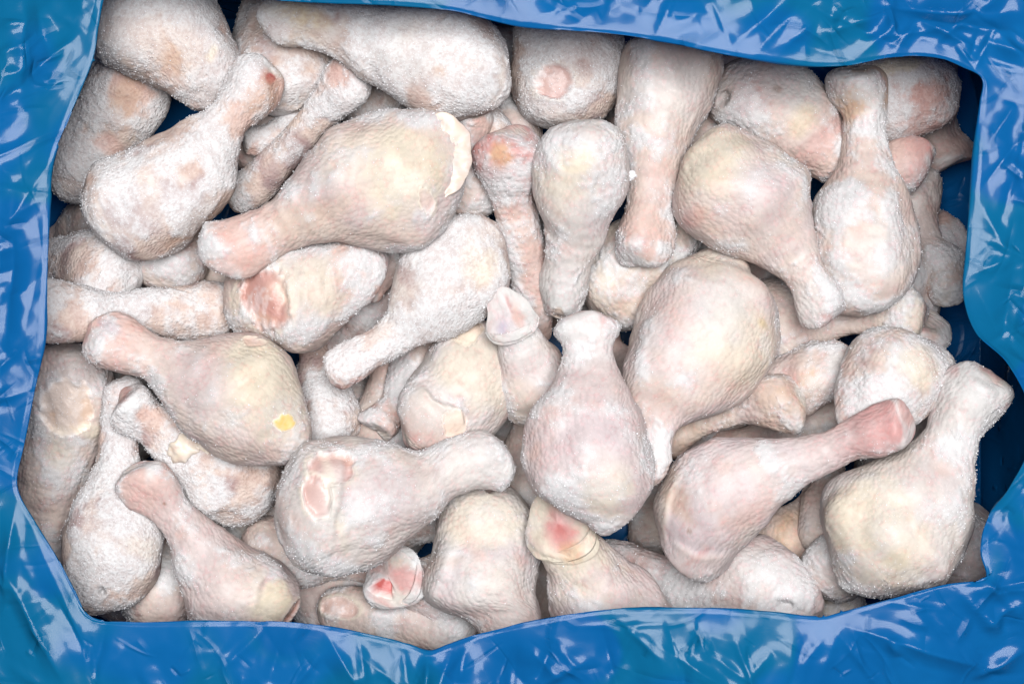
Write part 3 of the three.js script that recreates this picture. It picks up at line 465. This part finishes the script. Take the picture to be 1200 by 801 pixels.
drumstick('reddish purple round drumstick in the upper corner', [1123, 105], [955, 128], 96, { outline: [[1000,80],[1030,68],[1070,64],[1105,75],[1124,100],[1120,132],[1095,152],[1060,160],[1030,158],[1000,150],[965,135],[962,105]], frost: 0.6, tint: 'rose', fine: 0.9, spots: [['fat', 1055, 78, 40, 10]] });
drumstick('pink knuckle stump below the reddish purple corner drumstick', [985, 232], [1096, 184], 92, { outline: [[1000,185],[1030,168],[1060,160],[1085,162],[1096,178],[1090,200],[1075,222],[1050,226],[1020,225],[990,240],[975,220]], frost: 0.2, tint: 'pink', tip: 'rose', tipAmount: 0.5, knuckle: 1.25, fine: 0.8 });
drumstick('thin speckled drumstick with chopped knuckle along the bottom film', [366, 714], [564, 736], 84, { outline: [[370,712],[385,692],[430,690],[480,700],[520,715],[548,718],[563,735],[552,752],[520,766],[480,758],[430,750],[385,740]], cone: 0.4, frost: 0.35, tint: 'skin', tip: 'white', tipAmount: 0.7, knuckle: 0.85, shank: 0.95, fine: 0.9, spots: [['meat', 400, 712, 26, 12, 0.5]] });
drumstick('frosted drumstick in the upper corner half under the blue film edge', [82, 240], [155, 40], 130, { outline: [[60,190],[75,150],[95,110],[115,75],[150,60],[185,85],[192,120],[180,150],[155,175],[135,205],[125,232],[90,238],[65,228]], cone: 0.3, frost: 0.72, spots: [['pink', 130, 165, 14, 24, 0.7], ['frost', 110, 200, 40, 40, 0.8], ['tan', 150, 110, 40, 16, 0.5]] });
drumstick('fat frosted drumstick cut off by the top frame next to the left film', [112, 5], [325, 98], 142, { outline: [[112,20],[130,-20],[180,-30],[235,-20],[262,20],[280,65],[290,95],[270,118],[250,125],[215,118],[180,100],[145,82],[118,62]], frost: 0.7, belly: 0.85, cone: 0.5, spots: [['tan', 205, 55, 60, 30, 0.6], ['frost', 150, 30, 45], ['cream', 245, 62, 8, 14, 1], ['brown', 250, 115, 40, 14, 0.35]] });
drumstick('straight frosted drumstick lying level against the left film', [278, 366], [36, 364], 72, { outline: [[40,335],[100,338],[140,343],[200,335],[270,338],[276,368],[265,398],[200,395],[140,388],[100,400],[40,395]], cone: 0.5, frost: 0.62, shank: 1.32, knuckle: 1.35, belly: 1, tipAmount: 0.1 });
drumstick('narrow frosted drumstick with blunt knuckle between two large ones in the upper area', [272, 252], [428, 76], 84, { outline: [[385,80],[400,68],[425,78],[438,95],[430,115],[405,135],[385,150],[365,175],[340,205],[310,235],[280,248],[268,235],[275,210],[300,185],[325,160],[350,135],[370,105]], cone: 0.4, frost: 0.66, knuckle: 1.22, shank: 1.15, tip: 'rose', tipAmount: 0.2 });
drumstick('red and orange tinged shank standing upright in the centre top', [618, 400], [596, 150], 92, { outline: [[555,175],[575,155],[610,152],[637,165],[635,195],[625,225],[632,260],[640,300],[650,340],[640,400],[610,400],[600,340],[590,290],[582,250],[570,215]], cone: 0.3, frost: 0.5, tint: 'pink', tip: 'rose', tipAmount: 0.75, knuckle: 1.6, shank: 1.35, spots: [['orange', 585, 172, 20, 14, 0.7], ['red', 575, 190, 14, 26, 0.35], ['frost', 598, 205, 22, 30, 0.7]] });
drumstick('white round ended drumstick with a brown hole in the top row', [834, 84], [1015, 238], 132, { outline: [[832,110],[842,82],[870,68],[910,66],[940,78],[965,105],[985,135],[1000,170],[1005,215],[985,215],[955,210],[930,200],[890,180],[850,150],[835,135]], frost: 0.42, belly: 0.9, spots: [['rose', 895, 105, 34, 42, 0.4], ['hole', 850, 118, 9, 12, 0.9], ['tan', 845, 118, 18, 28, 0.6], ['white', 935, 100, 50, 40, 0.7], ['yellow', 945, 142, 18, 24, 0.5], ['brown', 915, 106, 7, 6, 0.5], ['rose', 968, 165, 16, 40, 0.35]] });
drumstick('round frosted drumstick end with a ringed meat patch in the top row', [648, 154], [682, -60], 130, { outline: [[600,80],[605,45],[620,0],[640,-30],[690,-30],[712,0],[726,45],[730,80],[722,115],[700,140],[660,152],[620,140],[604,115]], frost: 0.68, belly: 0.85, spots: [['frost', 645, 108, 52, 42, 1], ['meat', 648, 100, 20, 24, 0.8], ['mauve', 685, 70, 22, 40, 0.45], ['frost', 655, 60, 14, 40, 0.8]] });
drumstick('drumstick with a tan bald patch on its thick end along the left film', [95, 396], [62, 700], 114, { outline: [[50,408],[85,400],[115,415],[132,450],[130,490],[115,525],[105,560],[90,600],[80,640],[74,680],[55,690],[35,640],[20,570],[28,520],[38,460]], cone: 0.25, frost: 0.3, belly: 0.9, shank: 0.95, tint: 'skin', tip: 'skin', spots: [['bald', 78, 472, 34, 30, 0.95], ['cream', 70, 525, 30, 18, 0.7], ['frost', 95, 420, 40, 16, 0.7], ['fat', 108, 500, 10, 20, 0.7]] });
drumstick('grey frosted drumstick standing on its thick end at the lower left film', [105, 726], [165, 420], 118, { outline: [[128,450],[150,440],[170,450],[168,480],[160,515],[168,560],[185,610],[190,650],[175,690],[140,715],[100,718],[80,690],[75,640],[82,600],[105,560],[115,520],[122,480]], frost: 0.66, tint: 'skin', shank: 0.95, tip: 'pink', spots: [['frost', 140, 630, 45, 50, 0.9], ['hole', 118, 697, 7, 5, 1], ['cream', 168, 645, 16, 30, 0.6]] });
drumstick('heavily frosted drumstick with torn fat above it under the yellow spotted one', [318, 592], [140, 470], 110, { frost: 0.66, tint: 'skin', flaps: [{ path: [[186, 548, 0], [203, 522, 3], [224, 508, 2], [236, 524, 0]], w: 24, th: 3, color: 'cream', name: 'torn_fat' }] });
drumstick('grey white drumstick lying level along the bottom film under the pink veined one', [972, 702], [690, 640], 108, { outline: [[700,640],[715,632],[760,640],[800,655],[850,640],[890,628],[930,650],[955,680],[965,705],[950,730],[900,740],[840,735],[780,720],[730,690],[700,665]], frost: 0.36, tint: 'lilac', shank: 1.1, spots: [['white', 900, 670, 50, 30, 0.6], ['dent', 935, 712, 12, 8, 1], ['mauve', 740, 650, 50, 40, 0.35]] });
drumstick('small knuckle with a dark red marrow hole near the bottom film', [552, 704], [446, 672], 98, { frost: 0.2, knuckle: 1.45, shank: 1.2, slope: 0.85, oblique: 0.6, pen: 0.04, tip: 'white', tipAmount: 0.8, spots: [['rose', 'tip', [5, 3], 22, 18, 0.9], ['blood', 'tip', [0, -6], 12, 12], ['cream', 'tip', [0, 9], 10, 10, 0.7]] });
drumstick('white plump drumstick with smooth skin tucked under the bottom film', [567, 556], [590, 800], 132, { outline: [[520,590],[545,575],[590,570],[618,590],[630,640],[630,690],[634,740],[615,772],[580,762],[552,728],[515,715],[502,700],[508,650]], frost: 0.14, tint: 'white', belly: 0.95, spots: [['cream', 560, 620, 36, 60, 0.8], ['tan', 515, 670, 12, 40, 0.5], ['meat', 575, 577, 18, 7, 0.6]], ledges: [[[[545, 640], [532, 670], [520, 700], [508, 720]], 2.5, 'white']] });
drumstick('drumstick with pink meat on its blunt end below the big tan one', [258, 352], [478, 312], 124, { outline: [[265,330],[285,308],[320,290],[360,283],[410,283],[445,292],[452,320],[440,345],[420,365],[400,385],[380,402],[350,412],[315,398],[275,385],[264,360]], frost: 0.55, belly: 0.95, shank: 1.4, spots: [['meat', 312, 350, 34, 40, 1], ['cream', 372, 330, 40, 40, 0.7], ['bare', 365, 330, 40, 40, 0.6]] });
drumstick('white skinned blunt drumstick with peeled back skin in the middle of the pile', [590, 388], [452, 545], 134, { outline: [[515,395],[540,378],[570,380],[595,405],[605,440],[598,475],[580,505],[545,525],[500,532],[475,515],[466,490],[470,465],[485,440],[500,415]], frost: 0.14, tint: 'white', belly: 0.9, shank: 1.25, spots: [['bald', 543, 390, 24, 20, 0.9], ['cream', 555, 440, 50, 60, 0.8], ['bald', 525, 505, 20, 18, 0.7], ['frost', 490, 490, 24, 30, 0.8]], ledges: [[[[485, 450], [500, 478], [530, 490], [548, 525]], 3]] });
// the top of the pile
drumstick('long cream white frosted drumstick along the top film edge', [602, 88], [300, 10], 120, { outline: [[303,15],[308,0],[340,-6],[400,2],[450,8],[500,10],[545,14],[580,35],[597,75],[597,108],[575,128],[530,140],[490,130],[460,112],[425,88],[400,70],[360,55],[325,48],[308,35]], cone: 0.3, frost: 0.6, tint: 'white', knuckle: 1.0, shank: 1.05, tip: 'cream', spots: [['yellow', 330, 10, 60, 16, 0.6], ['rose', 325, 35, 20, 14, 0.4], ['white', 490, 60, 60, 40, 0.7], ['tan', 520, 85, 12, 8, 0.7], ['frost', 560, 60, 40, 40, 0.7]] });
drumstick('large frosted drumstick with a red dotted knuckle in the upper left', [106, 288], [330, 72], 150, { outline: [[98,255],[100,225],[120,195],[150,178],[185,158],[220,143],[248,125],[262,100],[272,75],[290,65],[315,72],[330,92],[328,115],[312,135],[290,152],[278,190],[272,225],[245,262],[215,290],[180,305],[150,302],[118,282]], cone: 0.2, bend: -0.03, frost: 0.68, knuckle: 0.98, spots: [['bare', 318, 92, 16, 14, 1], ['red', 318, 92, 10, 7, 1], ['brown', 240, 250, 40, 16, 0.35], ['tan', 225, 285, 50, 16, 0.4], ['tan', 310, 115, 24, 20, 0.5], ['frost', 150, 230, 50, 50, 0.7]] });
drumstick('frosted upright drumstick with peach coloured knuckle near the right film', [1020, 374], [1000, 76], 130, { outline: [[968,95],[985,82],[1015,78],[1038,90],[1040,115],[1036,150],[1045,190],[1060,225],[1073,270],[1075,305],[1060,340],[1030,365],[1000,372],[970,355],[955,320],[952,275],[955,240],[975,205],[988,165],[985,130],[970,112]], frost: 0.5, knuckle: 1.1, shank: 1.05, tip: 'tan', tipAmount: 0.5, spots: [['orange', 1000, 120, 26, 40, 0.35], ['white', 1040, 300, 40, 50, 0.4], ['pink', 1005, 260, 20, 14, 0.4]] });
drumstick('pale diagonal drumstick in the middle of the left half', [592, 264], [382, 452], 132, { outline: [[510,265],[545,252],[580,258],[594,285],[594,325],[580,355],[555,378],[520,395],[480,410],[445,430],[420,450],[398,456],[383,440],[382,420],[400,405],[430,390],[450,370],[458,335],[470,300],[488,278]], frost: 0.56, tint: 'white', knuckle: 0.96, tip: 'pink', tipAmount: 0.4, spots: [['white', 520, 310, 50, 40, 0.6], ['cream', 560, 310, 24, 30, 0.6]] });
drumstick('small drumstick showing a lilac cut knuckle in the middle of the pile', [640, 490], [592, 350], 90, { frost: 0.2, knuckle: 1.2, shank: 1.12, slope: 0.55, oblique: 1.0, pen: 0.02, tip: 'cream', tipAmount: 0.5, tint: 'skin', spots: [['white', 'tip', [0, 0], 40, 40, 0.9], ['lilac', 'tip', [3, -4], 16, 16, 0.8], ['violet', 'tip', [4, -6], 8, 8, 0.6], ['pink', 'tip', [2, 3], 14, 7, 0.8], ['red', 'tip', [-3, 1], 9, 3, 0.5]] });
drumstick('big tan drumstick with a pink knuckle and a loose skin cuff', [540, 168], [231, 302], 156, { outline: [[545,180],[540,215],[515,270],[480,284],[430,290],[385,282],[340,292],[310,312],[275,325],[245,312],[230,285],[238,265],[265,257],[310,240],[335,215],[365,178],[400,150],[440,138],[480,134],[515,134],[535,150]], bend: 0.05, frost: 0.22, knuckle: 0.95, shank: 0.95, tip: 'pink', tipAmount: 0.75, spots: [['fat', 480, 200, 50, 50, 0.9], ['cream', 420, 180, 60, 30, 0.5], ['pink', 290, 300, 50, 16, 0.9], ['tan', 350, 260, 70, 20, 0.35], ['meat', 500, 235, 10, 20, 0.4]], flaps: [{ path: [[496, 140, 0], [522, 144, 2], [538, 168, 4], [536, 200, 4], [520, 230, 0]], w: 30, th: 2.4, color: 'skin' }] });
drumstick('long upright drumstick with creased shank in the top row', [787, 42], [748, 314], 120, { outline: [[735,52],[760,45],[800,50],[843,62],[842,90],[830,130],[810,165],[795,205],[788,240],[788,275],[782,303],[760,312],[735,308],[720,295],[725,265],[735,235],[735,200],[726,160],[723,120],[726,80]], cone: 0.7, frost: 0.35, knuckle: 1.05, shank: 1.1, tip: 'pink', tipAmount: 0.45, spots: [['white', 780, 110, 40, 60, 0.5], ['pink', 770, 190, 30, 16, 0.35]] });
drumstick('smooth white oval drumstick with a cartilage tip in the top centre', [692, 136], [651, 374], 112, { outline: [[655,150],[690,140],[720,150],[735,185],[732,225],[718,258],[705,285],[692,310],[685,345],[678,365],[655,372],[638,362],[632,340],[640,300],[640,265],[630,235],[627,200],[635,170]], frost: 0.2, tint: 'white', knuckle: 0.95, shank: 1.0, tip: 'white', tipAmount: 0.7, spots: [['yellow', 672, 172, 24, 26, 0.6], ['cream', 655, 200, 16, 50, 0.6], ['white', 658, 345, 20, 12, 0.9], ['bald', 655, 362, 14, 9, 0.8]] });
drumstick('plump drumstick with creamy thick end pointing its knuckle at the frosted upright', [800, 160], [978, 390], 148, { outline: [[845,145],[880,160],[920,185],[945,205],[948,235],[955,275],[968,310],[988,340],[990,358],[968,378],[950,384],[935,365],[925,335],[900,315],[865,300],[830,285],[800,262],[790,235],[798,200],[815,168]], frost: 0.2, knuckle: 0.85, shank: 0.95, tip: 'white', tipAmount: 0.5, spots: [['fat', 835, 185, 60, 46, 0.9], ['rose', 815, 255, 12, 24, 0.5], ['lilac', 895, 225, 50, 40, 0.6], ['rose', 970, 372, 10, 8, 0.5], ['tan', 830, 260, 30, 20, 0.3]] });
drumstick('largest smooth plump drumstick with goose pimpled skin in the centre right', [862, 286], [756, 580], 178, { outline: [[790,315],[825,296],[860,294],[878,312],[882,330],[900,345],[906,375],[905,415],[890,445],[865,470],[830,488],[800,500],[788,520],[786,545],[775,565],[755,570],[747,545],[745,510],[735,475],[730,440],[740,405],[755,365],[770,340]], frost: 0.12, tint: 'skin', belly: 0.92, knuckle: 0.8, shank: 0.95, tip: 'pink', spots: [['fat', 870, 410, 44, 60, 0.6], ['white', 840, 370, 50, 40, 0.6], ['yolk', 888, 390, 7, 10, 0.35], ['cream', 830, 310, 50, 20, 0.5], ['lump', 885, 345, 30, 20, 0.6], ['tan', 760, 470, 26, 40, 0.3]] });
drumstick('lilac drumstick standing with its white knuckle at the centre of the pile', [722, 630], [689, 366], 150, { outline: [[655,385],[665,370],[690,366],[718,370],[724,385],[718,405],[722,430],[738,460],[755,500],[762,540],[760,575],[740,605],[705,626],[685,612],[660,598],[630,578],[615,548],[614,515],[622,485],[640,462],[655,435],[662,410]], frost: 0.26, tint: 'lilac', knuckle: 0.86, shank: 0.9, tip: 'white', tipAmount: 0.6, spots: [['cream', 710, 580, 50, 30, 0.8], ['lilac', 700, 520, 50, 50, 0.6], ['pink', 650, 480, 16, 30, 0.35]] });
drumstick('drumstick with a cream and pink sawn knuckle above the bottom film', [752, 784], [640, 590], 136, { frost: 0.22, knuckle: 1.06, shank: 1.08, slope: 0.42, oblique: 1.0, pen: 0.034, tint: 'lilac', tip: 'cream', tipAmount: 0.9, spots: [['cream', 'tip', [0, 0], 46, 46, 1], ['rose', 'tip', [3, 0], 20, 20, 1], ['red', 'tip', [3, 0], 9, 9, 0.6], ['dent', 'tip', [3, 0], 12, 12, 0.5], ['orange', 'tip', [11, 0], 5, 14, 0.5]] });
drumstick('pink veined drumstick with a raw pink knuckle in the lower right', [785, 662], [1074, 490], 152, { outline: [[845,505],[880,508],[930,512],[980,498],[1015,480],[1045,468],[1060,470],[1070,500],[1068,522],[1040,535],[1010,535],[980,548],[945,565],[920,590],[895,615],[870,640],[850,665],[815,680],[795,655],[780,640],[772,605],[780,565],[805,530]], cone: 0.25, bend: 0.02, frost: 0.16, tint: 'lilac', knuckle: 0.92, shank: 0.95, tip: 'rose', tipAmount: 0.6, spots: [['tan', 800, 565, 22, 50, 0.6], ['pink', 900, 590, 50, 16, 0.5], ['rose', 1035, 515, 40, 18, 0.5], ['red', 830, 645, 24, 4, 0.4], ['brown', 824, 612, 4, 3, 0.7]], ledges: [[[[800, 620], [830, 642], [870, 640]], 2, 'skin'], [[[815, 540], [800, 580], [788, 640]], 1.8, 'cream']] });
drumstick('big yellow fat covered drumstick leaning against the right film', [996, 694], [1184, 436], 172, { outline: [[1112,432],[1135,427],[1165,438],[1185,462],[1180,480],[1155,505],[1143,530],[1140,570],[1137,610],[1125,650],[1105,680],[1070,693],[1025,697],[985,685],[975,655],[965,620],[972,585],[990,560],[1020,545],[1060,525],[1085,505],[1095,470]], frost: 0.2, knuckle: 0.9, shank: 0.98, tint: 'white', tip: 'white', tipAmount: 0.7, spots: [['fat', 1010, 600, 50, 40, 0.8], ['fat', 1050, 660, 50, 40, 0.6], ['lump', 985, 600, 30, 24, 0.8], ['lump', 1085, 670, 30, 24, -0.5], ['yellow', 1050, 655, 20, 16, 0.5], ['orange', 1068, 603, 8, 6, 0.4]], ledges: [[[[1090, 700], [1085, 640], [1060, 590], [1020, 560], [990, 580]], 0.9]] });
drumstick('drumstick with an orange yellow fat spot and purple tinged knuckle', [364, 522], [97, 382], 148, { outline: [[100,395],[110,375],[140,368],[165,382],[185,395],[225,397],[265,390],[310,395],[335,420],[350,455],[365,505],[355,535],[315,546],[280,542],[245,525],[215,500],[190,470],[170,445],[140,435],[110,425],[98,410]], frost: 0.22, tint: 'skin', knuckle: 1.0, shank: 0.98, tip: 'pink', tipAmount: 0.8, spots: [['fat', 300, 430, 40, 60, 1], ['cream', 330, 470, 40, 50, 0.8], ['spot', 333, 494, 12, 9], ['violet', 125, 380, 16, 10, 0.5], ['lilac', 230, 450, 50, 40, 0.5], ['meat', 298, 397, 14, 6, 0.5]] });
drumstick('frilled drumstick with bare pink meat at its thick end in the lower middle', [320, 602], [607, 534], 154, { outline: [[335,545],[350,522],[385,514],[420,515],[455,522],[490,530],[525,515],[560,505],[585,512],[600,530],[604,550],[590,568],[555,572],[530,582],[510,605],[480,630],[445,655],[400,668],[360,665],[335,645],[322,610],[324,575]], frost: 0.32, tint: 'white', knuckle: 0.95, shank: 0.98, tip: 'white', tipAmount: 0.4, spots: [['meat', 382, 548, 26, 24, 0.95], ['meat', 363, 583, 18, 22, 0.9], ['lilac', 440, 580, 50, 40, 0.5], ['cream', 384, 590, 8, 60, 0.6]], ledges: [[[[400, 515], [395, 560], [388, 600], [382, 655]], 1.8, 'white']], bend: 0 });
drumstick('drumstick with a yellow fat cap and red meat end near the lower left corner', [346, 732], [137, 550], 116, { outline: [[135,568],[155,545],[178,537],[200,550],[215,580],[240,605],[270,628],[305,648],[325,660],[347,685],[348,715],[335,735],[290,750],[240,740],[222,720],[215,690],[205,660],[195,630],[175,605],[150,590]], frost: 0.32, tint: 'lilac', knuckle: 1.08, shank: 1.0, tip: 'pink', tipAmount: 0.55, spots: [['fat', 318, 700, 24, 26, 1], ['meat', 341, 714, 9, 16, 1], ['brown', 190, 588, 2.5, 2.5, 0.9]], ledges: [[[[320, 655], [300, 680], [296, 705], [305, 740]], 1.6, 'cream']] });

{ // one loose crumb of ice
  const g = new THREE.IcosahedronGeometry(0.0032, 2), p = g.attributes.position; for (let i = 0; i < p.count; i++) { const k = 0.8 + 0.5 * noise(p.getX(i) * 420, p.getY(i) * 420, p.getZ(i) * 420); p.setXYZ(i, p.getX(i) * k * 1.2, p.getY(i) * k, p.getZ(i) * k); } g.computeVertexNormals();
  const [x, z] = place(737, 207, 0.1), c = cell(x, z), m = new THREE.Mesh(g, M.crystal); m.name = 'ice_crumb'; m.position.set(x, pile[c] + 0.0015, z); m.userData = { label: 'small white crumb of ice stuck beside the long upright drumstick', category: 'ice crumb' }; scene.add(m);
}

renderer.render(scene, camera);
